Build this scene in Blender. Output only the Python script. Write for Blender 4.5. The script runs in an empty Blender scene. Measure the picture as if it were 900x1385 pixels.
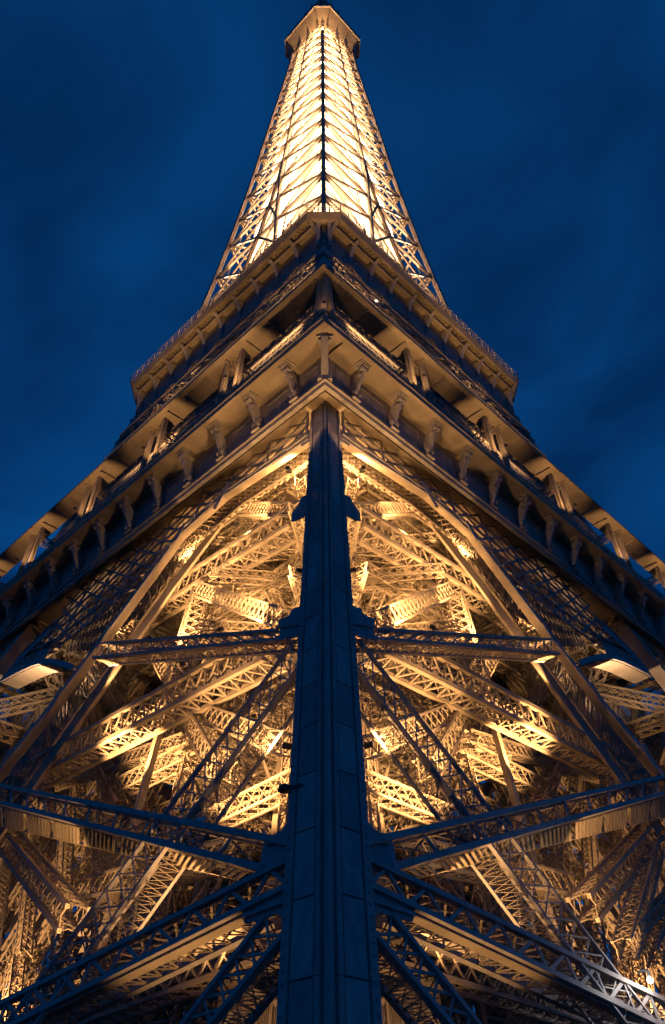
import bpy, math, random
import numpy as np
from mathutils import Matrix, Vector

random.seed(7)
sc = bpy.context.scene
S2 = math.sqrt(2.0)

# ------------------------------------------------------------------ camera
CAM_D, CAM_H, PITCH, FPX = 96.0, 1.7, math.radians(41.0), 1075.0
cam_d = bpy.data.cameras.new("camera")
cam = bpy.data.objects.new("camera", cam_d)
sc.collection.objects.link(cam)
sc.camera = cam
cam_d.sensor_fit = 'VERTICAL'
cam_d.sensor_height = 24.0
cam_d.lens = 24.0 * FPX / 1385.0
cam_d.clip_end = 20000.0
YAW, ROLL = math.radians(0.48), math.radians(-0.40)
Fv = Vector((0, math.cos(PITCH), math.sin(PITCH)))
Uv = Vector((0, -math.sin(PITCH), math.cos(PITCH)))
Rv = Vector((1, 0, 0))
M = Matrix((Rv, Uv, -Fv)).transposed()
M = M @ Matrix.Rotation(-YAW, 3, 'Y') @ Matrix.Rotation(ROLL, 3, 'Z')
cam.matrix_world = Matrix.Rotation(-math.pi / 4, 4, 'Z') @ Matrix.Translation((0, -CAM_D, CAM_H)) @ M.to_4x4()

# ------------------------------------------------------------------ world (dusk sky)
SUN_EL, SUN_ROT = math.radians(9.0), math.radians(195)
world = bpy.data.worlds.new("World")
sc.world = world
world.use_nodes = True
wn, wl = world.node_tree.nodes, world.node_tree.links
wn.clear()
sky = wn.new("ShaderNodeTexSky")
sky.sky_type = 'NISHITA'
sky.sun_disc = False
sky.sun_elevation = SUN_EL
sky.sun_rotation = SUN_ROT
sky.ozone_density = 3.0
sky.air_density = 1.0
sky.dust_density = 0.3
tc = wn.new("ShaderNodeTexCoord")
mp = wn.new("ShaderNodeMapping")
mp.inputs['Scale'].default_value = (1.5, 1.5, 3.4)
mp.inputs['Rotation'].default_value = (0.3, 0.5, 0.2)
nz = wn.new("ShaderNodeTexNoise")
nz.inputs['Scale'].default_value = 1.5
nz.inputs['Detail'].default_value = 4.0
nz.inputs['Roughness'].default_value = 0.45
nz.inputs['Distortion'].default_value = 0.5
ramp = wn.new("ShaderNodeValToRGB")
ramp.color_ramp.elements[0].position = 0.38
ramp.color_ramp.elements[0].color = (0.6, 0.58, 0.62, 1)
ramp.color_ramp.elements[1].position = 0.64
ramp.color_ramp.elements[1].color = (1.55, 1.57, 1.5, 1)
tint = wn.new("ShaderNodeMix"); tint.data_type = 'RGBA'; tint.blend_type = 'MULTIPLY'
tint.inputs['Factor'].default_value = 1.0
tint2 = wn.new("ShaderNodeMix"); tint2.data_type = 'RGBA'; tint2.blend_type = 'MULTIPLY'
tint2.inputs['Factor'].default_value = 1.0
tint2.inputs[7].default_value = (0.012, 0.305, 1.22, 1)
bg = wn.new("ShaderNodeBackground")
bg.inputs['Strength'].default_value = 1.0
wo = wn.new("ShaderNodeOutputWorld")
wl.new(tc.outputs['Generated'], mp.inputs['Vector'])
wl.new(mp.outputs[0], nz.inputs['Vector'])
wl.new(nz.outputs['Fac'], ramp.inputs[0])
bw = wn.new("ShaderNodeRGBToBW")
wl.new(sky.outputs[0], bw.inputs[0])
pw_ = wn.new("ShaderNodeMath"); pw_.operation = 'POWER'; pw_.inputs[1].default_value = 0.35
wl.new(bw.outputs[0], pw_.inputs[0])
wl.new(pw_.outputs[0], tint.inputs[6])
wl.new(ramp.outputs[0], tint.inputs[7])
wl.new(tint.outputs[2], tint2.inputs[6])
wl.new(tint2.outputs[2], bg.inputs[0])
wl.new(bg.outputs[0], wo.inputs[0])
WORLD_K = 0.115
bg.inputs['Strength'].default_value = WORLD_K

sc.view_settings.view_transform = 'Standard'
sc.view_settings.look = 'None'
sc.view_settings.exposure = 0.0
sc.view_settings.gamma = 1.0
sc.view_settings.use_curve_mapping = False
sc.cycles.use_denoising = True
sc.cycles.use_adaptive_sampling = True
sc.cycles.adaptive_threshold = 0.02
sc.cycles.adaptive_min_samples = 24
sc.cycles.max_bounces = 3
sc.cycles.diffuse_bounces = 2
sc.cycles.glossy_bounces = 2
sc.cycles.sample_clamp_indirect = 4.0
sc.cycles.use_light_tree = True
sc.cycles.debug_use_spatial_splits = True

GOLD = (1.0, 0.535, 0.20)
PALE = (1.0, 0.64, 0.36)


# ------------------------------------------------------------------ materials
def iron(name, col, var=0.25, rough=0.55, scale=0.35, bump=0.25):
    m = bpy.data.materials.new(name)
    m.use_nodes = True
    n, l = m.node_tree.nodes, m.node_tree.links
    b = n["Principled BSDF"]
    t = n.new("ShaderNodeTexCoord")
    n1 = n.new("ShaderNodeTexNoise"); n1.inputs['Scale'].default_value = scale; n1.inputs['Detail'].default_value = 6
    n1.inputs['Roughness'].default_value = 0.65
    n2 = n.new("ShaderNodeTexNoise"); n2.inputs['Scale'].default_value = scale * 14; n2.inputs['Detail'].default_value = 3
    mx = n.new("ShaderNodeMath"); mx.operation = 'MULTIPLY_ADD'
    mx.inputs[1].default_value = 0.35
    r = n.new("ShaderNodeValToRGB")
    r.color_ramp.elements[0].position = 0.32
    r.color_ramp.elements[1].position = 0.82
    r.color_ramp.elements[0].color = tuple(c * (1 - var) for c in col) + (1,)
    r.color_ramp.elements[1].color = tuple(min(1, c * (1 + var)) for c in col) + (1,)
    mpn = n.new("ShaderNodeMapping"); mpn.inputs['Scale'].default_value = (2.2, 2.2, 0.35)
    l.new(t.outputs['Object'], mpn.inputs[0])
    l.new(mpn.outputs[0], n1.inputs[0]); l.new(t.outputs['Object'], n2.inputs[0])
    l.new(n2.outputs['Fac'], mx.inputs[0]); l.new(n1.outputs['Fac'], mx.inputs[2])
    l.new(mx.outputs[0], r.inputs[0])
    l.new(r.outputs[0], b.inputs['Base Color'])
    b.inputs['Roughness'].default_value = rough
    b.inputs['Specular IOR Level'].default_value = 0.35
    bp = n.new("ShaderNodeBump"); bp.inputs['Strength'].default_value = bump; bp.inputs['Distance'].default_value = 0.03
    l.new(n2.outputs['Fac'], bp.inputs['Height']); l.new(bp.outputs[0], b.inputs['Normal'])
    return m


def emit(name, col, k):
    m = bpy.data.materials.new(name); m.use_nodes = True
    n, l = m.node_tree.nodes, m.node_tree.links
    b = n["Principled BSDF"]
    b.inputs['Base Color'].default_value = (0.02, 0.02, 0.02, 1)
    b.inputs['Emission Color'].default_value = col + (1,)
    b.inputs['Emission Strength'].default_value = k
    return m


def plain_iron(name, col, var=0.22, scale=0.5):
    m = bpy.data.materials.new(name); m.use_nodes = True
    n, l = m.node_tree.nodes, m.node_tree.links
    b = n["Principled BSDF"]
    t = n.new("ShaderNodeTexCoord")
    n1 = n.new("ShaderNodeTexNoise"); n1.inputs['Scale'].default_value = scale; n1.inputs['Detail'].default_value = 2
    r = n.new("ShaderNodeValToRGB")
    r.color_ramp.elements[0].position = 0.3; r.color_ramp.elements[1].position = 0.75
    r.color_ramp.elements[0].color = tuple(c * (1 - var) for c in col) + (1,)
    r.color_ramp.elements[1].color = tuple(c * (1 + var) for c in col) + (1,)
    l.new(t.outputs['Object'], n1.inputs[0]); l.new(n1.outputs['Fac'], r.inputs[0]); l.new(r.outputs[0], b.inputs['Base Color'])
    b.inputs['Roughness'].default_value = 0.6; b.inputs['Specular IOR Level'].default_value = 0.25
    return m


IRON = plain_iron("brown_iron_paint", (0.36, 0.29, 0.215))
IRON_D = iron("brown_iron_paint_outer", (0.30, 0.265, 0.245), var=0.35, scale=0.9, bump=0.15)
IRON_V = [iron("brown_iron_paint_plate_%d" % i, tuple(c * f for c in (0.30, 0.265, 0.245)), var=0.4, scale=0.9, bump=0.2) for i, f in enumerate((0.82, 1.0, 1.15))]
STONE = iron("masonry", (0.32, 0.29, 0.25), var=0.3, rough=0.85, scale=0.8)
GROUND = iron("ground_paving", (0.12, 0.115, 0.11), var=0.3, rough=0.9, scale=0.05)
DARKMETAL = iron("lamp_housing", (0.05, 0.05, 0.05), rough=0.4)
GLASSM = iron("cabin_panel", (0.16, 0.17, 0.18), rough=0.2)


# ------------------------------------------------------------------ mesh builder
class MB:
    def __init__(self):
        self.bars, self.nocap, self.V, self.F = [], [], [], []

    def bar(self, p, q, w, h=None, up=(0, 0, 1), caps=True):
        (self.bars if caps else self.nocap).append((*p, *q, *up, w, h if h is not None else w))

    def prism(self, bot, top):
        n, k = len(bot), len(self.V)
        self.V += [tuple(v) for v in bot] + [tuple(v) for v in top]
        self.F.append(tuple(k + i for i in range(n))[::-1])
        self.F.append(tuple(k + n + i for i in range(n)))
        for i in range(n):
            j = (i + 1) % n
            self.F.append((k + i, k + j, k + n + j, k + n + i))

    def box(self, x0, x1, y0, y1, z0, z1):
        b = [(x0, y0, z0), (x1, y0, z0), (x1, y1, z0), (x0, y1, z0)]
        self.prism(b, [(x, y, z1) for x, y, _ in b])

    def strip(self, sections):
        """closed sweep through polygon sections of equal length"""
        n, k = len(sections[0]), len(self.V)
        for s in sections:
            self.V += [tuple(v) for v in s]
        self.F.append(tuple(k + i for i in range(n))[::-1])
        e = k + n * (len(sections) - 1)
        self.F.append(tuple(e + i for i in range(n)))
        for j in range(len(sections) - 1):
            o = k + j * n
            for i in range(n):
                i2 = (i + 1) % n
                self.F.append((o + i, o + i2, o + n + i2, o + n + i))

    def _bars(self, lst, caps):
        a = np.array(lst, float)
        P, Q, U, w, h = a[:, 0:3], a[:, 3:6], a[:, 6:9], a[:, 9:10] / 2, a[:, 10:11] / 2
        ax = Q - P
        ax /= np.linalg.norm(ax, axis=1, keepdims=True) + 1e-9
        sd = np.cross(ax, U)
        ln = np.linalg.norm(sd, axis=1, keepdims=True)
        alt = np.cross(ax, np.array([1.0, 0.13, 0.0]))
        sd = np.where(ln < 1e-3, alt, sd)
        sd /= np.linalg.norm(sd, axis=1, keepdims=True) + 1e-9
        uu = np.cross(sd, ax)
        N = len(a)
        V = np.empty((N, 8, 3))
        for i, (s, u) in enumerate(((-1, -1), (1, -1), (1, 1), (-1, 1))):
            off = sd * w * s + uu * h * u
            V[:, i] = P + off
            V[:, i + 4] = Q + off
        q = [(0, 1, 5, 4), (1, 2, 6, 5), (2, 3, 7, 6), (3, 0, 4, 7)]
        if caps:
            q += [(3, 2, 1, 0), (4, 5, 6, 7)]
        q = np.array(q)
        Fq = (np.arange(N)[:, None, None] * 8 + q[None]).reshape(-1, 4)
        return V.reshape(-1, 3), Fq

    def mesh(self, name, sw=False):
        Vs, quads, k = [], [], 0
        for lst, caps in ((self.bars, True), (self.nocap, False)):
            if lst:
                v, fq = self._bars(lst, caps)
                Vs.append(v); quads.append(fq + k); k += len(v)
        loops = [q.reshape(-1) for q in quads]
        sizes = [np.full(len(q), 4) for q in quads]
        if self.V:
            Vs.append(np.array(self.V, float))
            loops.append(np.array([i + k for f in self.F for i in f]))
            sizes.append(np.array([len(f) for f in self.F]))
        V = np.concatenate(Vs)
        lp = np.concatenate(loops).astype(np.int32)
        sz = np.concatenate(sizes).astype(np.int32)
        if sw:
            V = V[:, [1, 0, 2]]
            st = np.concatenate(([0], np.cumsum(sz)[:-1]))
            idx = np.concatenate([np.arange(s + n - 1, s - 1, -1) for s, n in zip(st, sz)]) if not (sz == 4).all() \
                else np.arange(len(lp)).reshape(-1, 4)[:, ::-1].reshape(-1)
            lp = lp[idx]
        me = bpy.data.meshes.new(name)
        me.vertices.add(len(V)); me.vertices.foreach_set("co", V.astype(np.float32).reshape(-1))
        me.loops.add(len(lp)); me.loops.foreach_set("vertex_index", lp)
        st = np.concatenate(([0], np.cumsum(sz)[:-1])).astype(np.int32)
        me.polygons.add(len(sz)); me.polygons.foreach_set("loop_start", st)
        me.polygons.foreach_set("loop_total", sz)
        me.shade_flat()
        me.update(calc_edges=True)
        return me

    def build(self, name, mat, parent=None, sw=False, kind=None):
        me = self.mesh(name, sw)
        me.materials.append(mat)
        o = bpy.data.objects.new(name, me)
        sc.collection.objects.link(o)
        if parent is not None:
            o.parent = parent
        if kind:
            o["kind"] = kind
        return o


def empty(name, parent=None, loc=(0, 0, 0), rz=0.0):
    o = bpy.data.objects.new(name, None)
    o.empty_display_size = 0.5
    sc.collection.objects.link(o)
    o.location = loc
    o.rotation_euler = (0, 0, rz)
    o.parent = parent
    return o


def tag(o, label, cat, group=None):
    o["label"] = label
    o["category"] = cat
    if group:
        o["group"] = group
    return o


def lerp(p, q, t):
    return tuple(a + (b - a) * t for a, b in zip(p, q))


def dist(p, q):
    return math.sqrt(sum((a - b) ** 2 for a, b in zip(p, q)))


def lace(mb, a0, a1, b0, b1, n, w, style='x', up=(0, 0, 1), batten=True):
    """lacing bars of one face between chord a0-a1 and chord b0-b1"""
    for i in range(n):
        t0, t1 = i / n, (i + 1) / n
        A0, A1, B0, B1 = lerp(a0, a1, t0), lerp(a0, a1, t1), lerp(b0, b1, t0), lerp(b0, b1, t1)
        if style == 'x':
            mb.bar(A0, B1, w, w * 0.6, up, False); mb.bar(B0, A1, w, w * 0.6, up, False)
        elif style == 'z':
            if i % 2: mb.bar(A0, B1, w, w * 0.7, up, False)
            else: mb.bar(B0, A1, w, w * 0.7, up, False)
        elif style == 'v':
            Am = lerp(a0, a1, (i + .5) / n)
            mb.bar(B0, Am, w, w * 0.7, up, False); mb.bar(Am, B1, w, w * 0.7, up, False)
        if batten:
            mb.bar(A1, B1, w, w * 0.6, up, False)


def box_corners(p, q, w, d, up):
    p, q, up = np.array(p, float), np.array(q, float), np.array(up, float)
    ax = (q - p) / np.linalg.norm(q - p)
    s = np.cross(ax, up); s /= np.linalg.norm(s)
    u = np.cross(s, ax)
    o = [s * w / 2 + u * d / 2, -s * w / 2 + u * d / 2, -s * w / 2 - u * d / 2, s * w / 2 - u * d / 2]
    return [tuple(p + k) for k in o], [tuple(q + k) for k in o]


def girder(name, p, q, w, d, up=(0, 0, 1), pitch=None, cs=0.16, ls=0.07, style='x', mat=None, parent=None, sw=False,
           corners=None, split=True, batten=False, flat=0.5):
    """lattice box girder: chords as the part, lacing as its sub-part"""
    c0, c1 = corners if corners else box_corners(p, q, w, d, up)
    L = dist(c0[0], c1[0])
    n = max(2, round(L / (pitch or max(w, d) * 0.8)))
    ch, la = MB(), MB()
    for i in range(4):
        ch.bar(c0[i], c1[i], cs, cs, up)
        lace(la, c0[i], c1[i], c0[(i + 1) % 4], c1[(i + 1) % 4], n, ls, style, up, batten)
    # flange plates on the chords make them read as angle irons
    if split:
        o = ch.build(name, mat or IRON, parent, sw)
        la.build("lacing", mat or IRON, o, sw, None)
        return o
    ch.nocap += la.nocap
    return ch.build(name, mat or IRON, parent, sw)


def swp(p, sw):
    return (p[1], p[0], p[2]) if sw else tuple(p)


# ------------------------------------------------------------------ tower frame of reference
# x runs away along the right hand face, y along the left hand face; the camera looks along the diagonal,
# so the near corner is at (-h, -h)
H0, KH = 51.62, 0.309
def hl(z): return H0 - KH * z                       # half width of the lower tower


def hu(z): return 34.6 - 0.205 * (z - 57.0)         # between first and second floor


ZS = [111, 118, 143, 165, 182, 197, 217, 236, 252, 272, 280]
HS = [22.6, 20.6, 17.4, 15.2, 13.7, 12.5, 11.1, 9.7, 8.5, 7.1, 6.7]
def hs(z): return float(np.interp(z, ZS, HS))


def LP(a, b, z):
    h = hl(z)
    return (-h + b, -h + a, z)


cA = np.array([-CAM_D / S2, -CAM_D / S2, CAM_H])
def px(x, y, b=0.0, H=H0, K=KH):
    """photograph pixel (left half) -> (a, z) on the inclined face plane at depth b"""
    f = np.array([math.cos(PITCH) * -1, 0, math.sin(PITCH)])
    u = np.array([math.sin(PITCH), 0, math.cos(PITCH)])
    d = f + u * (692 - y) / FPX + np.array([0, 1, 0]) * (x - 441) / FPX
    d = np.array([(-d[0] - d[1]) / S2, (-d[0] + d[1]) / S2, d[2]])
    s = -(cA[1] + H - K * cA[2] - b) / (d[1] - K * d[2])
    p = cA + s * d
    return float(p[0] + H - K * p[2]), float(p[2])


def FP(x, y, b=0.0):
    a, z = px(x, y, b)
    return LP(a, b, z)


def world_pt(p):
    return tuple(p)


# ------------------------------------------------------------------ ground
g = MB()
g.box(-4000, 4000, -4000, 4000, -1.0, 0.0)
o = g.build("ground", GROUND); o["kind"] = "structure"

tower = empty("iron_tower")
tag(tower, "floodlit wrought iron lattice tower seen from below at dusk", "tower")

# masonry plinths under the four legs
for sx, sy, nm in ((-1, -1, "near"), (1, -1, "a"), (-1, 1, "b"), (1, 1, "far")):
    m = MB()
    c = hl(0)
    def q4(r0, r1, z):
        return [(sx * (c - r1), sy * (c - r1), z), (sx * (c + r0), sy * (c - r1), z), (sx * (c + r0), sy * (c + r0), z), (sx * (c - r1), sy * (c + r0), z)]
    m.prism(q4(1.6, 3.4, 0.0), q4(0.6, 2.6, 2.2))
    m.build("masonry_plinth", STONE, tower)

# ------------------------------------------------------------------ corner pillar (near)
pil = empty("corner_pillar", tower)


def lean(mb, poly, z0, z1):
    k0, k1 = 1.04 - 0.0032 * z0, 1.04 - 0.0032 * z1
    b = [(-hl(z0) + x * k0, -hl(z0) + y * k0, z0) for x, y in poly]
    t = [(-hl(z1) + x * k1, -hl(z1) + y * k1, z1) for x, y in poly]
    mb.prism(b, t)


def rect(x0, x1, y0, y1): return [(x0, y0), (x1, y0), (x1, y1), (x0, y1)]


PW = 2.1
m = MB(); lean(m, rect(0.13, PW, 0.13, PW), 1.5, 56.4); m.build("pillar_core", IRON_D, pil)
m = MB(); lean(m, rect(-0.02, 0.17, -0.02, 0.17), 1.5, 56.4); m.build("edge_angle", IRON_D, pil)
for sw in (False, True):
    z = 1.6
    k = 0
    while z < 56.0:
        hgt = 2.55
        z1 = min(z + hgt, 56.3)
        dpt = 0.025 + random.uniform(-0.008, 0.008)
        m = MB(); lean(m, rect(dpt, 0.14, 0.68, 1.66), z + 0.03, z1 - 0.03)
        m.build("face_plate", random.choice(IRON_V), pil, sw)
        if k % 2 == 0:
            z2 = min(z + 2 * hgt, 56.35)
            m = MB(); lean(m, rect(-0.01, 0.14, 0.38, 0.61), z + 0.01, z2 - 0.01); m.build("angle_strip", IRON_D, pil, sw)
            m = MB(); lean(m, rect(-0.03, 0.14, 1.74, PW), z + 0.01, z2 - 0.01); m.build("flange_strip", IRON_D, pil, sw)
        z = z1; k += 1
    # rivets
    m = MB()
    z = 2.0
    while z < 56:
        for yy, st in ((1.92, 0), (0.49, 1)):
            x0 = -0.03 if st == 0 else -0.01
            h = hl(z)
            kz = 1.04 - 0.0032 * z
            c = (-h + x0 * kz, -h + yy * kz, z)
            rr = 0.085 if st == 0 else 0.04
            ring = [(c[0], c[1] + rr * math.cos(t * math.pi / 3), c[2] + rr * math.sin(t * math.pi / 3)) for t in range(6)]
            tip = [(c[0] - rr * 0.75, c[1] + rr * 0.5 * math.cos(t * math.pi / 3), c[2] + rr * 0.5 * math.sin(t * math.pi / 3)) for t in range(6)]
            m.prism(ring, tip)
        z += 0.42
    m.build("rivet_row", IRON_D, pil, sw, "stuff")

# ------------------------------------------------------------------ front plane of the near leg
GUSSETS = {
    'top': [(423, 574), (404, 593), (407, 602), (423, 592)],
    'a': [(419, 664), (405, 671), (401, 681), (393, 691), (391, 703), (398, 702), (417, 692)],
    'b': [(409, 815), (392, 821), (387, 830), (372, 836), (374, 846), (374, 857), (370, 867), (395, 859), (406, 852)],
    'c': [(394, 1096), (372, 1122), (350, 1131), (344, 1168), (358, 1174), (391, 1150)],
    'd': [(389, 1186), (318, 1224), (322, 1246), (350, 1239), (366, 1233), (376, 1239), (379, 1280), (388, 1282)],
}


def face_poly(pts, b0, b1):
    az = [px(x, y, 0) for x, y in pts]
    return [LP(a, b0, z) for a, z in az], [LP(a, b1, z) for a, z in az]


def chord(parent, p, q, w, h, sw, name="chord", mat=None, up=(-1, 0, 0.29)):
    m = MB(); m.bar(p, q, w, h, up); return m.build(name, mat or IRON_D, parent, sw)


def front_truss(name, top, bot, depth, n, style, cw, lw, sw, ext=0.0, post=False, bars_split=True):
    """box truss whose outer face is drawn between two lines (top, bottom) of the face plane"""
    root = empty(name, tower)
    (ta, tz), (tb, tzb) = px(*top[0]), px(*top[1])
    (ba, bz), (bb, bzb) = px(*bot[0]), px(*bot[1])
    if ext:
        tb, tzb = tb + (tb - ta) * ext, tzb + (tzb - tz) * ext
        bb, bzb = bb + (bb - ba) * ext, bzb + (bzb - bz) * ext
    c0 = [LP(ta, 0.15, tz), LP(ba, 0.15, bz), LP(ba, depth, bz), LP(ta, depth, tz)]
    c1 = [LP(tb, 0.15, tzb), LP(bb, 0.15, bzb), LP(bb, depth, bzb), LP(tb, depth, tzb)]
    for i in range(4):
        chord(root, c0[i], c1[i], cw, cw if i > 1 else cw * 1.25, sw)
    up = (-1, 0, 0.29)
    # outer face, every bar on its own
    for i in range(n):
        t0, t1, tm = i / n, (i + 1) / n, (i + 0.5) / n
        A0, B0, A1, B1 = lerp(c0[0], c1[0], t0), lerp(c0[1], c1[1], t0), lerp(c0[0], c1[0], t1), lerp(c0[1], c1[1], t1)
        prs = []
        if style == 'post':
            prs = [(A1, B1)]
        elif style == 'v':
            prs = [(B0, lerp(c0[0], c1[0], tm)), (lerp(c0[0], c1[0], tm), B1)]
        elif style == 'x':
            prs = [(A0, B1), (B0, A1)]
        for p, q in prs:
            m = MB(); m.bar(p, q, lw, lw * 0.6, up); m.build("lacing_bar", IRON_D, root, sw)
    # the other three faces
    for nm, i, j, st, k, w in (("bottom_lacing", 1, 2, 'x', 2, 0.5), ("back_lacing", 2, 3, 'x', 1, 0.6), ("top_lacing", 3, 0, 'x', 1, 0.6)):
        m = MB(); lace(m, c0[i], c1[i], c0[j], c1[j], n * k, lw * w, st, (0, 0, 1), True)
        m.build(nm, IRON, root, sw)
    return root, c0, c1


for sw in (False, True):
    for k, pts in GUSSETS.items():
        b, t = face_poly(pts, 0.26, 0.16)
        m = MB(); m.prism(b, t)
        gs = m.build("gusset_plate", IRON_D, tower, sw)
        b, t = face_poly(pts, 1.72, 1.62)
        m = MB(); m.prism(b, t); m.build("rear_plate", IRON_D, gs, sw)
        # stiffening angle across the plate
        if k in 'bcd':
            p0 = {'b': (408, 842), 'c': (391, 1132), 'd': (388, 1215)}[k]; p1 = {'b': (372, 847), 'c': (356, 1140), 'd': (322, 1238)}[k]
            q0, q1 = FP(*p0), FP(*p1)
            chord(gs, tuple(np.add(q0, (0.1, 0, 0))), tuple(np.add(q1, (0.1, 0, 0))), 0.12, 0.14, sw, "stiffener")
    # rising diagonal B (thin edges, lit lacing between)
    front_truss("diagonal_girder", [(372, 851), (135, 867)], [(385, 862), (124, 886)], 1.7, 16, 'x', 0.2, 0.09, sw)
    # rising diagonal C (deep, with posts)
    root, c0, c1 = front_truss("diagonal_girder", [(390, 1140), (0, 1058)], [(352, 1174), (0, 1081)], 2.3, 12, 'post', 0.27, 0.16, sw, ext=0.25)
    # walkway slung under it: beam, balusters, plain plate at the outer end
    u0, u1 = FP(350, 1180, 0.6), FP(-60, 1071, 0.6)
    w0, w1 = FP(330, 1190, 1.5), FP(-60, 1099, 1.5)
    nbal = 84
    for i in range(nbal):
        t = (i + 0.5) / nbal
        if i % 9 == 4: continue
        m = MB(); m.bar(lerp(u0, u1, t), lerp(w0, w1, t), random.uniform(0.07, 0.12), 0.16, (0, 1, 0)); m.build("baluster", IRON, root, sw)
    for nm, p, q, dz in (("walkway_beam", w0, w1, 0.0), ("walkway_rail", u0, u1, 0.1)):
        m = MB()
        m.prism([p, q, tuple(np.add(q, (1.1, 0, 0))), tuple(np.add(p, (1.1, 0, 0)))],
                [tuple(np.add(v, (0, 0, 0.16))) for v in (p, q, tuple(np.add(q, (1.1, 0, 0))), tuple(np.add(p, (1.1, 0, 0))))])
        m.build(nm, IRON, root, sw)
    # horizontal D
    root, c0, c1 = front_truss("level_girder", [(387, 1161), (0, 1350)], [(385, 1196), (0, 1386)], 2.0, 12, 'v', 0.24, 0.15, sw, ext=0.4)
    m = MB(); p, q = c0[1], c1[1]
    m.prism([tuple(np.add(p, (0, 0, -.22))), tuple(np.add(q, (0, 0, -.22))), tuple(np.add(q, (0.55, 0, -.22))), tuple(np.add(p, (0.55, 0, -.22)))],
            [tuple(np.add(p, (0, 0, -.17))), tuple(np.add(q, (0, 0, -.17))), tuple(np.add(q, (0.55, 0, -.17))), tuple(np.add(p, (0.55, 0, -.17)))])
    m.build("flange_plate", IRON, root, sw)
    # falling diagonal E below D
    front_truss("diagonal_girder", [(352, 1238), (232, 1392)], [(377, 1262), (262, 1400)], 1.5, 9, 'x', 0.2, 0.09, sw, ext=0.6)
    # falling diagonal between B and the far foot
    front_truss("diagonal_girder", [(392, 868), (33, 1338)], [(400, 900), (62, 1352)], 1.6, 26, 'x', 0.15, 0.06, sw, ext=0.2)

# ------------------------------------------------------------------ far edge beam of each face + inner plain beam
EDGE = [(418, 590), (300, 668), (240, 722), (135, 862), (70, 947), (0, 1032), (-80, 1130)]
INNER = [(345, 652), (318, 678), (228, 795), (163, 886), (52, 1040), (-10, 1130)]


def ribbon(pts, b0, b1, wid):
    """box beam swept along face-plane points; wid measured in the plane"""
    az = [px(x, y, b0) for x, y in pts]
    secs = []
    for i, (a, z) in enumerate(az):
        p, q = az[max(0, i - 1)], az[min(len(az) - 1, i + 1)]
        da, dz = q[0] - p[0], q[1] - p[1]
        L = math.hypot(da, dz); na, nz_ = -dz / L * wid / 2, da / L * wid / 2
        secs.append([LP(a - na, b0, z - nz_), LP(a + na, b0, z + nz_), LP(a + na, b1, z + nz_), LP(a - na, b1, z - nz_)])
    return secs


for sw in (False, True):
    eb = empty("edge_beam", tower)
    m = MB(); m.strip(ribbon(EDGE, 0.1, 0.35, 0.75)); m.build("outer_flange", IRON_D, eb, sw)
    m = MB(); m.strip(ribbon(EDGE, 0.36, 1.25, 0.45)); m.build("web_plate", IRON, eb, sw)
    m = MB(); m.strip(ribbon(EDGE, 1.26, 1.42, 0.62)); m.build("inner_flange", IRON, eb, sw)
    # stepped laps on the flange
    for i in range(1, len(EDGE) - 1):
        a, z = px(*EDGE[i]); m = MB(); p = LP(a, 0.06, z)
        m.bar(tuple(np.add(p, (0, -1.0, 1.0))), tuple(np.add(p, (0, 1.0, -1.1))), 0.62, 0.08, (1, 0, 0)); m.build("cover_plate", IRON_D, eb, sw)
    # plain box beam further in
    ib = empty("inner_beam", tower)
    m = MB(); m.strip(ribbon(INNER, 2.7, 2.95, 1.9)); m.build("web_plate", IRON, ib, sw)
    m = MB(); m.strip(ribbon([(x - 6, y - 5) for x, y in INNER], 2.96, 4.2, 0.25)); m.build("flange_plate", IRON, ib, sw)
    # lacing between the edge beam and the plain beam
    m = MB()
    e1 = [FP(*p, 2.4) for p in EDGE[1:6]]; i1 = [FP(*p, 4.4) for p in INNER[1:]]
    for k in range(4):
        lace(m, e1[k], e1[k + 1], i1[min(k, 3)], i1[min(k + 1, 4)], 7, 0.11, 'x', (0, 0, 1), True)
        lace(m, tuple(np.add(e1[k], (0, .4, .4))), tuple(np.add(e1[k + 1], (0, .4, .4))), tuple(np.add(i1[min(k, 3)], (1.2, .3, .3))), tuple(np.add(i1[min(k + 1, 4)], (1.2, .3, .3))), 9, 0.1, 'x', (0, 0, 1), True)
    m.build("edge_lacing", IRON, tower, sw)

# ------------------------------------------------------------------ lit lattice girders inside the leg
def inner(p, q, w=1.5, d=None, sw=False, pitch=None, cs=0.17, ls=0.075, name="lattice_girder", up=(0, 0, 1), style='x'):
    if sw:
        p = tuple(v + random.uniform(-0.35, 0.35) for v in p); q = tuple(v + random.uniform(-0.35, 0.35) for v in q)
    return girder(name, p, q, w, d or w, up, pitch, cs, ls, style, IRON, tower, sw)


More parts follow.
